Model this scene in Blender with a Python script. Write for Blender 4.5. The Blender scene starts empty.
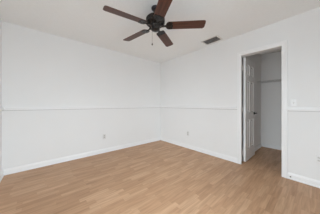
import bpy, bmesh, math, random
from mathutils import Vector, Matrix

random.seed(4)
S = bpy.context.scene
COL = S.collection
R = math.radians

# ------------------------------------------------------------------ camera, sky, exposure
# world axes: corner of the two visible walls at the origin; +x along the back wall
# (to the left in the photo), +y along the right wall (towards the camera), z up
ROOM_X, ROOM_Y, CEIL = 3.324, 3.60, 2.44
cam_data = bpy.data.cameras.new('camera')
cam = bpy.data.objects.new('camera', cam_data)
COL.objects.link(cam)
S.camera = cam
cam_data.sensor_fit = 'HORIZONTAL'
cam_data.sensor_width = 36.0
cam_data.lens = 36.0 * 135.83 / 320.0
cam_data.shift_y = -2.53 / 320.0
cam_data.clip_start = 0.02
cam.location = (2.829, 3.252, 1.1246)
fwd = Vector((-0.6519, -0.7583, 0.0)).normalized()
cam.rotation_euler = fwd.to_track_quat('-Z', 'Y').to_euler()

world = bpy.data.worlds.new('overcast_sky')
S.world = world
world.use_nodes = True
wt = world.node_tree
wbg = wt.nodes['Background']
wbg.inputs['Strength'].default_value = 5.6
wtc = wt.nodes.new('ShaderNodeTexCoord')
wsp = wt.nodes.new('ShaderNodeSeparateXYZ')
wrp = wt.nodes.new('ShaderNodeValToRGB')       # overcast sky above, pale paving below the horizon
wmp = wt.nodes.new('ShaderNodeMapRange')
wmp.inputs['From Min'].default_value = -1.0
wt.links.new(wtc.outputs['Generated'], wsp.inputs[0])
wt.links.new(wsp.outputs['Z'], wmp.inputs['Value'])
wt.links.new(wmp.outputs['Result'], wrp.inputs[0])
wt.links.new(wrp.outputs[0], wbg.inputs['Color'])
wrp.color_ramp.elements[0].position = 0.49
wrp.color_ramp.elements[0].color = (0.45, 0.495, 0.53, 1)
wrp.color_ramp.elements[1].position = 0.51
wrp.color_ramp.elements[1].color = (0.812, 0.925, 1.0, 1)

S.view_settings.view_transform = 'Standard'
S.view_settings.look = 'None'
S.view_settings.gamma = 1.0
S.view_settings.use_curve_mapping = False
S.view_settings.exposure = 0.64
S.cycles.max_bounces = 16
S.cycles.diffuse_bounces = 10
S.cycles.transparent_max_bounces = 8
S.cycles.use_denoising = True
S.cycles.sample_clamp_indirect = 6.0

# added unseen windows (behind and beside the camera), sized to light the walls evenly
WIN_REAR = (1.40, 3.18, 0.06, 2.08)     # x0, x1, z0, z1 in the wall y = ROOM_Y
WIN_LEFT = (1.95, 3.46, 0.06, 2.08)     # y0, y1, z0, z1 in the wall x = ROOM_X


def portal(name, loc, direction, sx, sy):
    l = bpy.data.lights.new(name, 'AREA')
    l.shape = 'RECTANGLE'
    l.size, l.size_y = sx, sy
    l.cycles.is_portal = True
    o = bpy.data.objects.new(name, l)
    COL.objects.link(o)
    o.location = loc
    o.rotation_euler = Vector(direction).to_track_quat('-Z', 'Y').to_euler()
    return o


portal('added_window_portal_rear', ((WIN_REAR[0] + WIN_REAR[1]) / 2, ROOM_Y + 0.13, (WIN_REAR[2] + WIN_REAR[3]) / 2),
       (0, -1, 0), WIN_REAR[1] - WIN_REAR[0], WIN_REAR[3] - WIN_REAR[2])
portal('added_window_portal_left', (ROOM_X + 0.13, (WIN_LEFT[0] + WIN_LEFT[1]) / 2, (WIN_LEFT[2] + WIN_LEFT[3]) / 2),
       (-1, 0, 0), WIN_LEFT[1] - WIN_LEFT[0], WIN_LEFT[3] - WIN_LEFT[2])


# ------------------------------------------------------------------ materials
class NT:
    def __init__(self, name):
        self.m = bpy.data.materials.new(name)
        self.m.use_nodes = True
        self.t = self.m.node_tree
        self.b = self.t.nodes['Principled BSDF']

    def n(self, kind, **kw):
        nd = self.t.nodes.new(kind)
        for k, v in kw.items():
            setattr(nd, k, v)
        return nd

    def l(self, a, b):
        self.t.links.new(a, b)

    def math(self, op, a, b=None):
        nd = self.n('ShaderNodeMath', operation=op)
        for i, v in enumerate((a, b)):
            if v is None:
                continue
            if isinstance(v, (int, float)):
                nd.inputs[i].default_value = v
            else:
                self.l(v, nd.inputs[i])
        return nd.outputs[0]

    def mix(self, fac, a, b, blend='MIX'):
        nd = self.n('ShaderNodeMix', data_type='RGBA', blend_type=blend)
        if isinstance(fac, (int, float)):
            nd.inputs[0].default_value = fac
        else:
            self.l(fac, nd.inputs[0])
        for i, v in ((6, a), (7, b)):
            if isinstance(v, tuple):
                nd.inputs[i].default_value = (*v, 1)
            else:
                self.l(v, nd.inputs[i])
        return nd.outputs[2]


def plain(name, col, rough=0.5, metal=0.0, noise=0.03, scale=25.0, bump=0.0, bump_scale=120.0, spec=0.5):
    """procedural paint / metal: a faint tone variation and an optional fine bump"""
    t = NT(name)
    tc = t.n('ShaderNodeTexCoord')
    nz = t.n('ShaderNodeTexNoise')
    nz.inputs['Scale'].default_value = scale
    t.l(tc.outputs['Object'], nz.inputs['Vector'])
    lo = tuple(c * (1 - noise) for c in col)
    hi = tuple(min(1, c * (1 + noise)) for c in col)
    t.l(t.mix(nz.outputs['Fac'], lo, hi), t.b.inputs['Base Color'])
    t.b.inputs['Roughness'].default_value = rough
    t.b.inputs['Metallic'].default_value = metal
    t.b.inputs['Specular IOR Level'].default_value = spec
    if bump:
        n2 = t.n('ShaderNodeTexNoise')
        n2.inputs['Scale'].default_value = bump_scale
        n2.inputs['Detail'].default_value = 4
        t.l(tc.outputs['Object'], n2.inputs['Vector'])
        bp = t.n('ShaderNodeBump')
        bp.inputs['Strength'].default_value = bump
        bp.inputs['Distance'].default_value = 0.004
        t.l(n2.outputs['Fac'], bp.inputs['Height'])
        t.l(bp.outputs['Normal'], t.b.inputs['Normal'])
    return t.m


def laminate():
    t = NT('oak_strip_laminate')
    tc = t.n('ShaderNodeTexCoord')
    sep = t.n('ShaderNodeSeparateXYZ')
    t.l(tc.outputs['Object'], sep.inputs[0])
    x, y = sep.outputs['X'], sep.outputs['Y']
    W, L = 0.064, 0.34
    row = t.math('FLOOR', t.math('DIVIDE', y, W))
    wn = t.n('ShaderNodeTexWhiteNoise', noise_dimensions='1D')
    t.l(row, wn.inputs['W'])
    xs = t.math('ADD', t.math('DIVIDE', x, L), t.math('MULTIPLY', wn.outputs['Value'], 7.3))
    stave = t.math('FLOOR', xs)
    cb = t.n('ShaderNodeCombineXYZ')
    t.l(row, cb.inputs[0])
    t.l(stave, cb.inputs[1])
    wn2 = t.n('ShaderNodeTexWhiteNoise', noise_dimensions='2D')
    t.l(cb.outputs[0], wn2.inputs['Vector'])
    ramp = t.n('ShaderNodeValToRGB')
    cr = ramp.color_ramp
    cr.elements[0].position = 0.0
    cr.elements[0].color = (*FLOOR_DARK, 1)
    cr.elements[1].position = 1.0
    cr.elements[1].color = (*FLOOR_LIGHT, 1)
    e = cr.elements.new(0.55)
    e.color = (*FLOOR_MID, 1)
    t.l(wn2.outputs['Value'], ramp.inputs[0])
    # long grain, shifted per stave
    gv = t.n('ShaderNodeCombineXYZ')
    t.l(t.math('MULTIPLY', x, 3.0), gv.inputs[0])
    t.l(t.math('MULTIPLY', y, 38.0), gv.inputs[1])
    t.l(t.math('MULTIPLY', wn2.outputs['Value'], 37.0), gv.inputs[2])
    gn = t.n('ShaderNodeTexNoise')
    gn.inputs['Scale'].default_value = 1.0
    gn.inputs['Detail'].default_value = 5
    gn.inputs['Distortion'].default_value = 0.6
    t.l(gv.outputs[0], gn.inputs['Vector'])
    gr = t.n('ShaderNodeValToRGB')
    gr.color_ramp.elements[0].position = 0.30
    gr.color_ramp.elements[0].color = (0.78, 0.75, 0.70, 1)
    gr.color_ramp.elements[1].position = 0.65
    gr.color_ramp.elements[1].color = (1.04, 1.04, 1.04, 1)
    t.l(gn.outputs['Fac'], gr.inputs[0])
    c = t.mix(1.0, ramp.outputs[0], gr.outputs[0], 'MULTIPLY')
    # seams of the boards (three strips each) and faint stave ends
    fy = t.math('FRACT', t.math('DIVIDE', y, W * 3))
    sy = t.math('LESS_THAN', fy, 0.012)
    fx = t.math('FRACT', xs)
    sx = t.math('LESS_THAN', fx, 0.006)
    seam = t.math('MAXIMUM', sy, sx)
    c = t.mix(t.math('MULTIPLY', seam, 0.22), c, (0.16, 0.10, 0.06))
    t.l(c, t.b.inputs['Base Color'])
    rn = t.math('ADD', t.math('MULTIPLY', gn.outputs['Fac'], 0.12), 0.36)
    t.l(rn, t.b.inputs['Roughness'])
    t.b.inputs['Specular IOR Level'].default_value = 0.25
    bp = t.n('ShaderNodeBump')
    bp.inputs['Strength'].default_value = 0.08
    bp.inputs['Distance'].default_value = 0.001
    t.l(gn.outputs['Fac'], bp.inputs['Height'])
    t.l(bp.outputs['Normal'], t.b.inputs['Normal'])
    return t.m


def wood(name, dark, light, rough):
    t = NT(name)
    tc = t.n('ShaderNodeTexCoord')
    mp = t.n('ShaderNodeMapping')
    mp.inputs['Scale'].default_value = (3.0, 45.0, 45.0)
    t.l(tc.outputs['Object'], mp.inputs[0])
    nz = t.n('ShaderNodeTexNoise')
    nz.inputs['Scale'].default_value = 1.0
    nz.inputs['Detail'].default_value = 6
    nz.inputs['Distortion'].default_value = 0.8
    t.l(mp.outputs[0], nz.inputs['Vector'])
    rp = t.n('ShaderNodeValToRGB')
    rp.color_ramp.elements[0].position = 0.3
    rp.color_ramp.elements[0].color = (*dark, 1)
    rp.color_ramp.elements[1].position = 0.7
    rp.color_ramp.elements[1].color = (*light, 1)
    t.l(nz.outputs['Fac'], rp.inputs[0])
    t.l(rp.outputs[0], t.b.inputs['Base Color'])
    t.b.inputs['Roughness'].default_value = rough
    t.b.inputs['Specular IOR Level'].default_value = 0.3
    return t.m


def bronze():
    t = NT('antiqued_bronze')
    tc = t.n('ShaderNodeTexCoord')
    vz = t.n('ShaderNodeTexVoronoi')
    vz.inputs['Scale'].default_value = 60
    t.l(tc.outputs['Object'], vz.inputs['Vector'])
    rp = t.n('ShaderNodeValToRGB')
    rp.color_ramp.elements[0].position = 0.25
    rp.color_ramp.elements[0].color = (0.003, 0.003, 0.003, 1)
    rp.color_ramp.elements[1].position = 0.75
    rp.color_ramp.elements[1].color = (0.050, 0.042, 0.037, 1)
    t.l(vz.outputs['Distance'], rp.inputs[0])
    t.l(rp.outputs[0], t.b.inputs['Base Color'])
    t.b.inputs['Metallic'].default_value = 0.55
    t.b.inputs['Roughness'].default_value = 0.26
    return t.m


def pane_glass():
    t = NT('window_glass')
    tr = t.n('ShaderNodeBsdfTransparent')
    gl = t.n('ShaderNodeBsdfGlossy')
    gl.inputs['Roughness'].default_value = 0.02
    fr = t.n('ShaderNodeFresnel')
    fr.inputs['IOR'].default_value = 1.45
    mx = t.n('ShaderNodeMixShader')
    t.l(fr.outputs[0], mx.inputs[0])
    t.l(tr.outputs[0], mx.inputs[1])
    t.l(gl.outputs[0], mx.inputs[2])
    out = [n for n in t.t.nodes if n.type == 'OUTPUT_MATERIAL'][0]
    t.l(mx.outputs[0], out.inputs['Surface'])
    t.t.nodes.remove(t.b)
    return t.m


FLOOR_DARK = (0.500, 0.298, 0.176)
FLOOR_MID = (0.553, 0.338, 0.203)
FLOOR_LIGHT = (0.605, 0.382, 0.239)

M = {
    'wall': plain('white_wall_paint', (0.80, 0.80, 0.795), 0.6, noise=0.012, scale=3, bump=0.12, bump_scale=90, spec=0.3),
    'closet': plain('closet_wall_paint', (0.84, 0.835, 0.825), 0.7, noise=0.012, scale=3, bump=0.12, bump_scale=90, spec=0.3),
    'ceiling': plain('textured_ceiling_paint', (0.86, 0.868, 0.862), 0.8, noise=0.03, scale=40, bump=0.8, bump_scale=38, spec=0.2),
    'trim': plain('white_gloss_trim', (0.84, 0.84, 0.838), 0.4, noise=0.01),
    'door': plain('white_door_paint', (0.86, 0.855, 0.85), 0.35, noise=0.015),
    'hinge': plain('painted_hinge_steel', (0.62, 0.61, 0.58), 0.35, 0.4),
    'floor': laminate(),
    'bronze': bronze(),
    'black': plain('black_bronze', (0.02, 0.02, 0.022), 0.28, 0.4),
    'blade': wood('cherry_blade_veneer', (0.048, 0.018, 0.010), (0.118, 0.043, 0.025), 0.36),
    'plate': plain('light_grey_plastic', (0.70, 0.69, 0.675), 0.35, noise=0.01),
    'plate_white': plain('white_plastic', (0.80, 0.80, 0.795), 0.3, noise=0.01),
    'insert': plain('grey_plastic_insert', (0.50, 0.49, 0.47), 0.4, noise=0.01),
    'slot': plain('dark_slot', (0.10, 0.10, 0.10), 0.6),
    'vent': plain('vent_enamel', (0.72, 0.70, 0.67), 0.4, noise=0.01),
    'slat': plain('vent_slat_enamel', (0.60, 0.57, 0.54), 0.45, noise=0.02),
    'duct_shade': plain('duct_shade_paint', (0.09, 0.085, 0.08), 0.8),
    'wire': plain('coated_shelf_wire', (0.55, 0.54, 0.53), 0.35, noise=0.01),
    'rubber': plain('dark_rubber', (0.02, 0.02, 0.025), 0.5),
    'glass': pane_glass(),
    'rail_strip': plain('grey_strip', (0.50, 0.50, 0.495), 0.8, noise=0.08),
}


# ------------------------------------------------------------------ mesh helpers
def link(name, bm, mat, parent=None, smooth=False, loc=None):
    bmesh.ops.recalc_face_normals(bm, faces=bm.faces)
    me = bpy.data.meshes.new(name)
    bm.to_mesh(me)
    bm.free()
    me.materials.append(mat)
    if smooth:
        for p in me.polygons:
            p.use_smooth = True
        try:
            me.set_sharp_from_angle(angle=R(38))
        except Exception:
            pass
    o = bpy.data.objects.new(name, me)
    COL.objects.link(o)
    if parent:
        o.parent = parent
    if loc:
        o.location = loc
    return o


def struct(name, bm, mat, smooth=False):
    o = link(name, bm, mat, None, smooth)
    o['kind'] = 'structure'
    return o


def thing(name, label, cat, loc=(0, 0, 0), rot=0.0, group=None):
    o = bpy.data.objects.new(name, None)
    COL.objects.link(o)
    o.empty_display_size = 0.05
    o.location = loc
    o.rotation_euler = (0, 0, rot)
    o['label'] = label
    o['category'] = cat
    if group:
        o['group'] = group
    return o


def box(bm, a, b, bevel=0.0):
    x0, y0, z0 = (min(a[i], b[i]) for i in range(3))
    x1, y1, z1 = (max(a[i], b[i]) for i in range(3))
    r = bmesh.ops.create_cube(bm, size=1.0)
    vs = r['verts']
    for v in vs:
        v.co = Vector((x0 + (v.co.x + .5) * (x1 - x0), y0 + (v.co.y + .5) * (y1 - y0), z0 + (v.co.z + .5) * (z1 - z0)))
    if bevel:
        es = list({e for v in vs for e in v.link_edges})
        bmesh.ops.bevel(bm, geom=es, offset=bevel, segments=2, affect='EDGES', profile=0.5)


def sweep(bm, path, profile, normal):
    """sweep a closed profile of (outward, along-normal) pairs along mitred path;
    outward = direction to the left of travel within the plane whose normal is given"""
    n = Vector(normal)
    P = [Vector(p) for p in path]
    rings = []
    for i, p in enumerate(P):
        dirs = []
        if i > 0:
            dirs.append((P[i] - P[i - 1]).normalized())
        if i < len(P) - 1:
            dirs.append((P[i + 1] - P[i]).normalized())
        outs = [n.cross(d).normalized() for d in dirs]
        if len(outs) == 2:
            m = (outs[0] + outs[1]).normalized()
            m = m / max(0.2, m.dot(outs[0]))
        else:
            m = outs[0]
        rings.append([bm.verts.new(p + m * w + n * t) for w, t in profile])
    k = len(profile)
    for a, b in zip(rings, rings[1:]):
        for j in range(k):
            bm.faces.new((a[j], a[(j + 1) % k], b[(j + 1) % k], b[j]))
    bm.faces.new(rings[0])
    bm.faces.new(list(reversed(rings[-1])))


def lathe(bm, prof, seg=32, c=(0, 0, 0), close=True):
    """revolve (radius, z) pairs about the vertical through c"""
    rings = []
    for r, z in prof:
        if r < 1e-6:
            rings.append([bm.verts.new((c[0], c[1], c[2] + z))])
        else:
            rings.append([bm.verts.new((c[0] + r * math.cos(2 * math.pi * i / seg), c[1] + r * math.sin(2 * math.pi * i / seg), c[2] + z)) for i in range(seg)])
    for a, b in zip(rings, rings[1:]):
        if len(a) == 1 and len(b) == 1:
            continue
        for i in range(seg):
            j = (i + 1) % seg
            if len(a) == 1:
                bm.faces.new((a[0], b[j], b[i]))
            elif len(b) == 1:
                bm.faces.new((a[i], a[j], b[0]))
            else:
                bm.faces.new((a[i], a[j], b[j], b[i]))
    if close:
        for ring in (rings[0], rings[-1]):
            if len(ring) > 1:
                bm.faces.new(ring)


def tube(bm, pts, rad, seg=10):
    P = [Vector(p) for p in pts]
    rings = []
    for i, p in enumerate(P):
        d = (P[min(i + 1, len(P) - 1)] - P[max(i - 1, 0)]).normalized()
        u = d.orthogonal().normalized() if i == 0 else (u - d * u.dot(d)).normalized()
        w = d.cross(u)
        rr = rad[i] if isinstance(rad, (list, tuple)) else rad
        rings.append([bm.verts.new(p + (u * math.cos(2 * math.pi * k / seg) + w * math.sin(2 * math.pi * k / seg)) * rr) for k in range(seg)])
    for a, b in zip(rings, rings[1:]):
        for k in range(seg):
            bm.faces.new((a[k], a[(k + 1) % seg], b[(k + 1) % seg], b[k]))
    bm.faces.new(rings[0])
    bm.faces.new(list(reversed(rings[-1])))


def prism(bm, outline, z0, z1):
    a = [bm.verts.new((x, y, z0)) for x, y in outline]
    b = [bm.verts.new((x, y, z1)) for x, y in outline]
    n = len(outline)
    for i in range(n):
        bm.faces.new((a[i], a[(i + 1) % n], b[(i + 1) % n], b[i]))
    bm.faces.new(a)
    bm.faces.new(list(reversed(b)))


def BM():
    return bmesh.new()


# ------------------------------------------------------------------ the setting
TH = 0.12                                   # wall thickness
D0, D1, DTOP = 2.313, 2.8815, 2.042         # clear door opening along y and its top
R0, R1, RTOP = D0 - 0.051, D1 + 0.020, DTOP + 0.020
CL_X, CL_Y0, CL_Y1 = -1.62, 2.25, 3.45      # closet: back wall face, left and right wall faces

bm = BM()
box(bm, (CL_X - TH, -TH, -0.06), (ROOM_X + TH, ROOM_Y + TH, 0))
struct('floor', bm, M['floor'])
bm = BM()
box(bm, (CL_X - TH, -TH, CEIL), (ROOM_X + TH, ROOM_Y + TH, CEIL + 0.08))
struct('ceiling', bm, M['ceiling'])

bm = BM()
box(bm, (-TH, -TH, 0), (ROOM_X + TH, 0, CEIL))
struct('wall_back', bm, M['wall'])

bm = BM()                                   # right wall with the closet doorway
box(bm, (-TH, 0, 0), (0, R0, CEIL))
box(bm, (-TH, R1, 0), (0, ROOM_Y, CEIL))
box(bm, (-TH, R0, RTOP), (0, R1, CEIL))
struct('wall_right', bm, M['wall'])

a0, a1, z0, z1 = WIN_REAR
bm = BM()
box(bm, (-TH, ROOM_Y, 0), (a0, ROOM_Y + TH, CEIL))
box(bm, (a1, ROOM_Y, 0), (ROOM_X + TH, ROOM_Y + TH, CEIL))
box(bm, (a0, ROOM_Y, 0), (a1, ROOM_Y + TH, z0))
box(bm, (a0, ROOM_Y, z1), (a1, ROOM_Y + TH, CEIL))
struct('wall_rear', bm, M['wall'])
b0, b1, z0, z1 = WIN_LEFT
bm = BM()
box(bm, (ROOM_X, 0, 0), (ROOM_X + TH, b0, CEIL))
box(bm, (ROOM_X, b1, 0), (ROOM_X + TH, ROOM_Y, CEIL))
box(bm, (ROOM_X, b0, 0), (ROOM_X + TH, b1, z0))
box(bm, (ROOM_X, b0, z1), (ROOM_X + TH, b1, CEIL))
struct('wall_left', bm, M['wall'])

# closet walls
bm = BM()
box(bm, (CL_X - TH, CL_Y0 - TH, 0), (CL_X, CL_Y1 + TH, CEIL))
struct('wall_closet_back', bm, M['closet'])
bm = BM()
box(bm, (CL_X, CL_Y0 - TH, 0), (-TH, CL_Y0, CEIL))
struct('wall_closet_left', bm, M['closet'])
bm = BM()
box(bm, (CL_X, CL_Y1, 0), (-TH, CL_Y1 + TH, CEIL))
struct('wall_closet_right', bm, M['closet'])


# windows added out of view to let the daylight in
def added_window(name, along_x, span, wall):
    s0, s1, z0, z1 = span

    def P(s, d, z):
        return (s, ROOM_Y + d, z) if along_x else (ROOM_X + d, s, z)
    bm = BM()
    f = 0.05
    for (u0, u1, w0, w1) in ((s0, s0 + f, z0, z1), (s1 - f, s1, z0, z1), (s0 + f, s1 - f, z0, z0 + f), (s0 + f, s1 - f, z1 - f, z1)):
        box(bm, P(u0, 0.03, w0), P(u1, 0.10, w1))
    zm = (z0 + z1) / 2
    box(bm, P(s0 + f, 0.045, zm - 0.02), P(s1 - f, 0.085, zm + 0.02))
    o = struct(name, bm, M['trim'])
    bm = BM()
    box(bm, P(s0 + f, 0.062, z0 + f), P(s1 - f, 0.066, zm - 0.02))
    box(bm, P(s0 + f, 0.062, zm + 0.02), P(s1 - f, 0.066, z1 - f))
    link('pane', bm, M['glass'], o)
    bm = BM()
    box(bm, P(s0 - 0.04, -0.04, z0 - 0.025), P(s1 + 0.04, 0.0, z0), 0.004)
    link('window_sill', bm, M['trim'], o)
    return o


added_window('added_window_1', True, WIN_REAR, 'rear')
added_window('added_window_2', False, WIN_LEFT, 'left')

# baseboards: profile (out from wall, up)
BASE = [(0, 0), (0.026, 0), (0.026, 0.008), (0.022, 0.016), (0.014, 0.021), (0.013, 0.066), (0.009, 0.076), (0.006, 0.088), (0, 0.090)]
RAIL = [(0, 0), (0.003, 0), (0.003, 0.012), (0.024, 0.012), (0.026, 0.015), (0.026, 0.028), (0.020, 0.032), (0.013, 0.036), (0.012, 0.050), (0.006, 0.057), (0, 0.057)]
RAIL_Z = 1.030


def run(name, pts, prof, z, mat, kind=True):
    bm = BM()
    sweep(bm, [(x, y, z) for x, y in pts], prof, (0, 0, 1))
    return struct(name, bm, mat)


G = 0.0005
CAS = 0.067
run('baseboard_back', [(ROOM_X - 0.022, G), (0.022, G)][::-1], BASE, 0.003, M['trim'])
run('baseboard_right_1', [(G, D0 - CAS), (G, 0.0)], BASE, 0.003, M['trim'])
run('baseboard_right_2', [(G, ROOM_Y - 0.0), (G, D1 + CAS)], BASE, 0.003, M['trim'])
run('baseboard_left', [(ROOM_X - G, 0.0), (ROOM_X - G, ROOM_Y)], BASE, 0.003, M['trim'])
run('baseboard_rear', [(ROOM_X - 0.022, ROOM_Y - G), (0.022, ROOM_Y - G)], BASE, 0.003, M['trim'])
run('baseboard_closet_back', [(CL_X + G, CL_Y1), (CL_X + G, CL_Y0)], BASE, 0.003, M['trim'])
run('baseboard_closet_left', [(CL_X + 0.022, CL_Y0 + G), (-TH, CL_Y0 + G)], BASE, 0.003, M['trim'])
# chair rails
run('trim_1', [(0.021, G), (ROOM_X - 0.021, G)], RAIL, RAIL_Z, M['trim'])
run('trim_2', [(G, D0 - CAS), (G, 0.0)], RAIL, RAIL_Z, M['trim'])
run('trim_3', [(G, ROOM_Y), (G, D1 + CAS)], RAIL, RAIL_Z, M['trim'])
run('trim_4', [(ROOM_X - G, 0.0), (ROOM_X - G, WIN_LEFT[0] - 0.05)], RAIL, RAIL_Z, M['trim'])

# thin grey strip along the wall just under the rail
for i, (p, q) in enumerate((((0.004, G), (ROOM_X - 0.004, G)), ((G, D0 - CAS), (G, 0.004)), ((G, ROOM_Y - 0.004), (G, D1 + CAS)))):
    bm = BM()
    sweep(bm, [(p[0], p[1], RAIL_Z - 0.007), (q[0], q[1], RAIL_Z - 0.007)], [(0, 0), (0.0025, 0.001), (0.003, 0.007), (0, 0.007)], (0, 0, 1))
    link('under_rail_strip', bm, M['rail_strip'], bpy.data.objects['trim_%d' % (i + 1)])

# door casing: one mitred architrave round the opening
CASING = [(0, 0), (0, 0.009), (0.008, 0.013), (0.040, 0.016), (0.046, 0.020), (CAS, 0.020), (CAS, 0)]
bm = BM()
sweep(bm, [(G, D0, 0), (G, D0, DTOP), (G, D1, DTOP), (G, D1, 0)], CASING, (1, 0, 0))
struct('trim_5', bm, M['trim'])
# jamb lining
bm = BM()
box(bm, (-0.016, R0, 0), (0, D0, RTOP))
box(bm, (-TH, D1, 0), (0, R1, RTOP))
box(bm, (-TH, D0, DTOP), (0, D1, RTOP))
box(bm, (-TH, R0, DTOP), (-0.017, D0, RTOP))
struct('trim_6', bm, M['trim'])

# door leaf, hinged on the left, swung 90 degrees into the closet
DW, DT, DH = 0.60, 0.035, 2.016
DX, DY = -0.128, 2.306                      # hinge edge / rear face


def door_mesh():
    bm = BM()
    xs = [0, 0.105, 0.26, 0.34, 0.495, DW]
    zs = [0, 0.22, 0.80, 0.95, 1.58, 1.69, 1.90, DH]
    for side in (0, 1):
        y = DT if side else 0.0
        s = -1 if side else 1
        V = {}

        def vv(x, yy, z):
            k = (round(x, 4), round(yy, 4), round(z, 4))
            if k not in V:
                V[k] = bm.verts.new((x, yy, z))
            return V[k]

        def ring(x0, x1, z0, z1, i, d):
            yy = y + s * d
            return [vv(x0 + i, yy, z0 + i), vv(x1 - i, yy, z0 + i), vv(x1 - i, yy, z1 - i), vv(x0 + i, yy, z1 - i)]
        for i in range(5):
            for j in range(7):
                x0, x1, z0, z1 = xs[i], xs[i + 1], zs[j], zs[j + 1]
                a = ring(x0, x1, z0, z1, 0, 0)
                if i in (1, 3) and j in (1, 3, 5):
                    steps = [(0.008, 0.012), (0.020, 0.012), (0.040, 0.003)]
                    for st, dp in steps:
                        b = ring(x0, x1, z0, z1, st, dp)
                        for k in range(4):
                            bm.faces.new((a[k], a[(k + 1) % 4], b[(k + 1) % 4], b[k]))
                        a = b
                bm.faces.new(a)
    bmesh.ops.remove_doubles(bm, verts=bm.verts, dist=1e-5)
    # edges of the slab
    c = [[bm.verts.new((x, yy, z)) for (x, z) in ((0, 0), (DW, 0), (DW, DH), (0, DH))] for yy in (0.0, DT)]
    for k in range(4):
        bm.faces.new((c[0][k], c[0][(k + 1) % 4], c[1][(k + 1) % 4], c[1][k]))
    for v in bm.verts:
        v.co = Vector((DX - v.co.x, DY + v.co.y, v.co.z + 0.018))
    bmesh.ops.remove_doubles(bm, verts=bm.verts, dist=1e-5)
    return bm


door = struct('door_1', door_mesh(), M['door'])
# hinges bridging the gap between jamb and leaf
for hz in (0.21, 1.03, 1.825):
    bm = BM()
    box(bm, (-0.1285, D0 - 0.004, hz - 0.045), (-0.012, D0 - 0.001, hz + 0.045))
    tube(bm, [(-0.126, D0 - 0.012, hz - 0.047), (-0.126, D0 - 0.012, hz + 0.047)], 0.006, 10)
    link('hinge', bm, M['trim'], door, True)
# lever handles either side of the leaf
hx, hzz = DX - DW + 0.065, 0.935
for s, yy in ((1, DY + DT), (-1, DY)):
    bm = BM()
    tube(bm, [(hx, yy - s * 0.001, hzz), (hx, yy + s * 0.007, hzz), (hx, yy + s * 0.010, hzz)], [0.031, 0.030, 0.024], 24)
    tube(bm, [(hx, yy + s * 0.009, hzz), (hx, yy + s * (0.05 if s > 0 else 0.034), hzz)], 0.010, 14)
    e = yy + s * (0.048 if s > 0 else 0.032)
    tube(bm, [(hx - 0.012, e, hzz), (hx + 0.03, e + s * 0.004, hzz + 0.003), (hx + 0.07, e, hzz), (hx + 0.105, e - s * 0.004, hzz - 0.004)],
         [0.010, 0.0105, 0.009, 0.007], 14)
    link('lever_handle', bm, M['black'], door, True)

# ------------------------------------------------------------------ ceiling fan
FX, FY, FZ = 1.673, 1.812, 2.188
fan = thing('ceiling_fan', 'dark bronze ceiling fan with five cherry brown blades hanging from the white ceiling',
            'ceiling fan', (FX, FY, CEIL))


def up(z):
    return z - CEIL


bm = BM()
lathe(bm, [(0.0, up(2.4395)), (0.052, up(2.4395)), (0.055, up(2.434)), (0.055, up(2.424)), (0.051, up(2.412)), (0.042, up(2.402)), (0.028, up(2.396)), (0.0, up(2.395))], 36)
link('canopy', bm, M['black'], fan, True)
bm = BM()
lathe(bm, [(0.015, up(2.398)), (0.015, up(2.368)), (0.026, up(2.362)), (0.028, up(2.335))], 24)
link('downrod', bm, M['bronze'], fan, True)
# motor housing: stepped dome, fluted belt, vented underside
bm = BM()
lathe(bm, [(0.0, up(2.345)), (0.035, up(2.343)), (0.060, up(2.335)), (0.078, up(2.322)), (0.092, up(2.318)), (0.112, up(2.304)), (0.122, up(2.290)),
           (0.127, up(2.286)), (0.127, up(2.278)), (0.122, up(2.274)), (0.122, up(2.236)), (0.127, up(2.232)), (0.127, up(2.223)), (0.120, up(2.216)),
           (0.104, up(2.204)), (0.080, up(2.198)), (0.0, up(2.196))], 48)
link('motor_housing', bm, M['bronze'], fan, True)
mh = fan.children[-1]
bm = BM()
for i in range(30):
    a = 2 * math.pi * i / 30
    c, s = math.cos(a), math.sin(a)
    tube(bm, [(0.1225 * c, 0.1225 * s, up(2.238)), (0.125 * c, 0.125 * s, up(2.255)), (0.1225 * c, 0.1225 * s, up(2.272))], [0.003, 0.005, 0.003], 8)
link('fluted_belt', bm, M['bronze'], mh, True)
bm = BM()
lathe(bm, [(0.0, up(2.199)), (0.066, up(2.199)), (0.070, up(2.192)), (0.066, up(2.184)), (0.060, up(2.178)), (0.060, up(2.146)), (0.056, up(2.136)), (0.040, up(2.127)),
           (0.014, up(2.123)), (0.012, up(2.116)), (0.0, up(2.114))], 36)
link('switch_housing', bm, M['bronze'], fan, True)

PITCH = R(12)
# blade outline along +x: rounded inner end, wider outer end with softened corners
out = []
r_in, r_out, w_in, w_out = 0.148, 0.662, 0.064, 0.068
for k in range(9):                                       # inner end
    a = math.pi / 2 + math.pi * k / 8
    out.append((r_in + 0.032 + 0.032 * math.cos(a), w_in * math.sin(a)))
for sgn in (-1, 1):                                      # outer corners
    cr = 0.028
    cs = []
    for k in range(6):
        a = (math.pi / 2) * k / 5
        cs.append((r_out - cr + cr * math.sin(a), sgn * (w_out - cr + cr * math.cos(a))))
    out += cs if sgn < 0 else cs[::-1]
iron = [(0.226, -0.058), (0.234, -0.045), (0.228, -0.020), (0.240, 0.0), (0.228, 0.020), (0.234, 0.045), (0.226, 0.058),
        (0.190, 0.061), (0.168, 0.056), (0.152, 0.042), (0.143, 0.022), (0.134, 0.015), (0.122, 0.014), (0.105, 0.018), (0.085, 0.018),
        (0.085, -0.018), (0.105, -0.018), (0.122, -0.014), (0.134, -0.015), (0.143, -0.022), (0.152, -0.042), (0.168, -0.056), (0.190, -0.061)]
BLADE0 = 135.68
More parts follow.
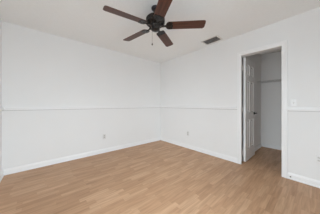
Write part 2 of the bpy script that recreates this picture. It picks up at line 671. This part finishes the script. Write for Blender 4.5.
for k in range(5):
    ang = R(BLADE0 + 72 * k)
    rot = Matrix.Rotation(ang, 4, 'Z') @ Matrix.Rotation(-PITCH, 4, 'X')
    bm = BM()
    prism(bm, iron, -0.0125, -0.0065)
    for px, py in ((0.190, -0.030), (0.190, 0.030), (0.222, 0.0)):      # screw heads
        lathe(bm, [(0.0055, -0.0127), (0.004, -0.015), (0.0, -0.0155)], 10, (px, py, 0))
    tube(bm, [(0.075, 0, 0.014), (0.100, 0, 0.002), (0.118, 0, -0.008), (0.145, 0, -0.0105), (0.180, 0, -0.0125)], [0.013, 0.013, 0.011, 0.009, 0.004], 12)
    arm = link('blade_arm', bm, M['bronze'], fan, True)
    arm.location = (0, 0, up(FZ + 0.004))
    arm.rotation_euler = rot.to_euler()
    bm = BM()
    prism(bm, out, -0.006, 0.0)
    es = [e for e in bm.edges if abs(e.verts[0].co.z - e.verts[1].co.z) < 1e-6]
    bmesh.ops.bevel(bm, geom=es, offset=0.0018, segments=2, affect='EDGES', profile=0.5)
    bl = link('fan_blade', bm, M['blade'], fan, False)
    bl.location = (0, 0, up(FZ + 0.004))
    bl.rotation_euler = rot.to_euler()
# pull chain with its fob
cx, cy = 0.0514, -0.0047
bm = BM()
zt, zb = 2.150, 1.945
n = 46
for i in range(n):
    bmesh.ops.create_icosphere(bm, subdivisions=1, radius=0.0019, matrix=Matrix.Translation((cx, cy, up(zt + (zb - zt) * i / (n - 1)))))
tube(bm, [(cx, cy, up(zt)), (cx, cy, up(zb))], 0.0008, 6)
tube(bm, [(cx * 0.9, cy * 0.9, up(2.152)), (cx * 1.15, cy, up(2.1525)), (cx, cy, up(2.149))], 0.003, 8)
chain = link('pull_chain', bm, M['bronze'], fan, True)
bm = BM()
lathe(bm, [(0.0, 0.012), (0.003, 0.011), (0.005, 0.006), (0.009, 0.0), (0.0095, -0.008), (0.006, -0.016), (0.0, -0.018)], 16, (cx, cy, up(zb - 0.012)))
link('chain_fob', bm, M['black'], chain, True)

# ------------------------------------------------------------------ ceiling air register
vent = thing('air_vent', 'rectangular louvred air vent set in the ceiling beyond the fan', 'vent', (0.212, 1.83, CEIL))
fx, fy, ox, oy = 0.122, 0.180, 0.098, 0.148
bm = BM()
for (x0, x1, y0, y1) in ((-fx, -ox, -fy, fy), (ox, fx, -fy, fy), (-ox, ox, -fy, -oy), (-ox, ox, oy, fy)):
    box(bm, (x0, y0, -0.006), (x1, y1, -0.0003))
for (x0, x1, y0, y1) in ((-ox - .004, -ox, -oy, oy), (ox, ox + .004, -oy, oy), (-ox, ox, -oy - .004, -oy), (-ox, ox, oy, oy + .004)):
    box(bm, (x0, y0, -0.0085), (x1, y1, -0.006))
link('vent_frame', bm, M['vent'], vent)
bm = BM()
box(bm, (-ox, -oy, -0.0022), (ox, oy, -0.0004))  # flat dark panel: shade inside the duct put into its colour
link('duct_shade_panel', bm, M['duct_shade'], vent)
ns = 9
for i in range(ns):
    xx = -ox + (i + 0.5) * 2 * ox / ns
    bm = BM()
    box(bm, (-0.0095, -oy, -0.0006), (0.0095, oy, 0.0006))
    bmesh.ops.transform(bm, matrix=Matrix.Translation((xx, 0, -0.0078)) @ Matrix.Rotation(R(38), 4, 'Y'), verts=bm.verts)
    link('slat', bm, M['slat'], vent)


# ------------------------------------------------------------------ outlets, switch, plug
def wallplate(bm, w=0.070, h=0.115, d=0.006):
    """plate in local coords: x across, z up, y out of the wall"""
    ins = 0.006
    a = [bm.verts.new((sx * w / 2, 0, sz * h / 2)) for sx, sz in ((-1, -1), (1, -1), (1, 1), (-1, 1))]
    b = [bm.verts.new((sx * w / 2, d * .4, sz * h / 2)) for sx, sz in ((-1, -1), (1, -1), (1, 1), (-1, 1))]
    c = [bm.verts.new((sx * (w / 2 - ins), d, sz * (h / 2 - ins))) for sx, sz in ((-1, -1), (1, -1), (1, 1), (-1, 1))]
    for p, q in ((a, b), (b, c)):
        for k in range(4):
            bm.faces.new((p[k], p[(k + 1) % 4], q[(k + 1) % 4], q[k]))
    bm.faces.new(c)
    bm.faces.new(list(reversed(a)))


def outlet(label, loc, rot, mat='plate', ins='insert'):
    t = thing('wall_outlet', label, 'outlet', loc, rot, 'duplex wall outlets')
    bm = BM()
    wallplate(bm)
    link('cover_plate', bm, M[mat], t)
    for z in (-0.0195, 0.0195):
        bm = BM()
        pts = []
        for k in range(24):
            a = 2 * math.pi * k / 24
            pts.append((0.0172 * math.cos(a), max(-0.0135, min(0.0135, 0.0172 * math.sin(a)))))
        v0 = [bm.verts.new((x, 0.0055, z + q)) for x, q in pts]
        v1 = [bm.verts.new((x, 0.0075, z + q)) for x, q in pts]
        for k in range(24):
            bm.faces.new((v0[k], v0[(k + 1) % 24], v1[(k + 1) % 24], v1[k]))
        bm.faces.new(v1)
        rc = link('receptacle', bm, M[ins], t)
        bm = BM()
        for sx in (-0.0065, 0.0065):
            box(bm, (sx - 0.001, 0.0072, z - 0.002), (sx + 0.001, 0.0078, z + 0.007))
        tube(bm, [(0, 0.0072, z - 0.008), (0, 0.0078, z - 0.008)], 0.0024, 10)
        link('socket_slots', bm, M['slot'], rc)
    bm = BM()
    tube(bm, [(0, 0.0055, 0), (0, 0.0072, 0)], [0.0032, 0.0028], 12)
    link('screw', bm, M['hinge'], t, True)
    return t


outlet('grey wall outlet low on the long back wall left of the corner', (1.748, G, 0.377), 0)
outlet('grey wall outlet low on the right wall between the corner and doorway', (G, 1.068, 0.3765), -math.pi / 2)
outlet('wall outlet low on the right wall beyond the doorway at photo edge', (G, 3.262, 0.385), -math.pi / 2, 'plate_white', 'plate')

sw = thing('light_switch', 'white light switch just above the chair rail right of the doorway', 'light switch', (G, 3.016, 1.152), -math.pi / 2)
bm = BM()
wallplate(bm)
link('switch_plate', bm, M['plate_white'], sw)
bm = BM()
box(bm, (-0.0055, 0.0055, -0.012), (0.0055, 0.0068, 0.012))
br = link('switch_bezel', bm, M['insert'], sw)
bm = BM()
tube(bm, [(0, 0.006, 0.001), (0, 0.014, 0.006), (0, 0.018, 0.009)], [0.0042, 0.004, 0.003], 10)
link('toggle', bm, M['plate_white'], sw, True)
for z in (-0.030, 0.030):
    bm = BM()
    tube(bm, [(0, 0.0055, z), (0, 0.0070, z)], [0.0032, 0.0028], 12)
    link('screw', bm, M['hinge'], sw, True)

plug = thing('baseboard_bumper', 'small dark round bumper on the white baseboard just right of the doorway', 'bumper',
             (0.0135, 2.983, 0.040), -math.pi / 2)
bm = BM()
tube(bm, [(0, 0.0, 0), (0, 0.010, 0), (0, 0.013, 0)], [0.0075, 0.007, 0.0045], 16)
link('rubber_cap', bm, M['rubber'], plug, True)
bm = BM()
tube(bm, [(0, -0.0005, 0), (0, 0.003, 0)], [0.011, 0.010], 16)
link('base_ring', bm, M['hinge'], plug, True)

# ------------------------------------------------------------------ wire shelf in the closet
SZ, SX0, SX1 = 1.705, CL_X + 0.004, CL_X + 0.304
SY0, SY1 = CL_Y0 + 0.004, CL_Y1 - 0.004
shelf = thing('closet_shelf', 'thin wire shelf fixed along the back wall inside the closet', 'shelf', (CL_X, CL_Y0, SZ))


def rel(x, y, z):
    return (x - CL_X, y - CL_Y0, z - SZ)


bm = BM()
for dz in (0.0, -0.028):
    tube(bm, [rel(SX1, SY0, SZ + dz), rel(SX1, SY1, SZ + dz)], 0.0042, 8)
link('front_rail', bm, M['wire'], shelf, True)
bm = BM()
tube(bm, [rel(SX0 + 0.004, SY0, SZ - 0.003), rel(SX0 + 0.004, SY1, SZ - 0.003)], 0.004, 8)
tube(bm, [rel(SX0 + 0.15, SY0, SZ - 0.003), rel(SX0 + 0.15, SY1, SZ - 0.003)], 0.003, 8)
link('back_rail', bm, M['wire'], shelf, True)
bm = BM()
yy = SY0 + 0.012
while yy < SY1:
    tube(bm, [rel(SX0 + 0.002, yy, SZ + 0.002), rel(SX1, yy, SZ + 0.002), rel(SX1 + 0.002, yy, SZ - 0.028)], 0.0018, 6)
    yy += 0.0254
link('deck_wires', bm, M['wire'], shelf, True)
for yb in (SY0 + 0.62, SY1 - 0.15):
    bm = BM()
    tube(bm, [rel(SX0 + 0.002, yb, SZ - 0.27), rel(SX1 - 0.01, yb, SZ - 0.03)], 0.005, 8)
    box(bm, rel(SX0 - 0.003, yb - 0.010, SZ - 0.30), rel(SX0 + 0.004, yb + 0.010, SZ - 0.24))
    link('support_brace', bm, M['wire'], shelf, True)
bm = BM()
box(bm, rel(SX1 - 0.02, CL_Y0 + 0.0005, SZ - 0.045), rel(SX1 + 0.02, CL_Y0 + 0.010, SZ + 0.012))
link('wall_bracket', bm, M['wire'], shelf)
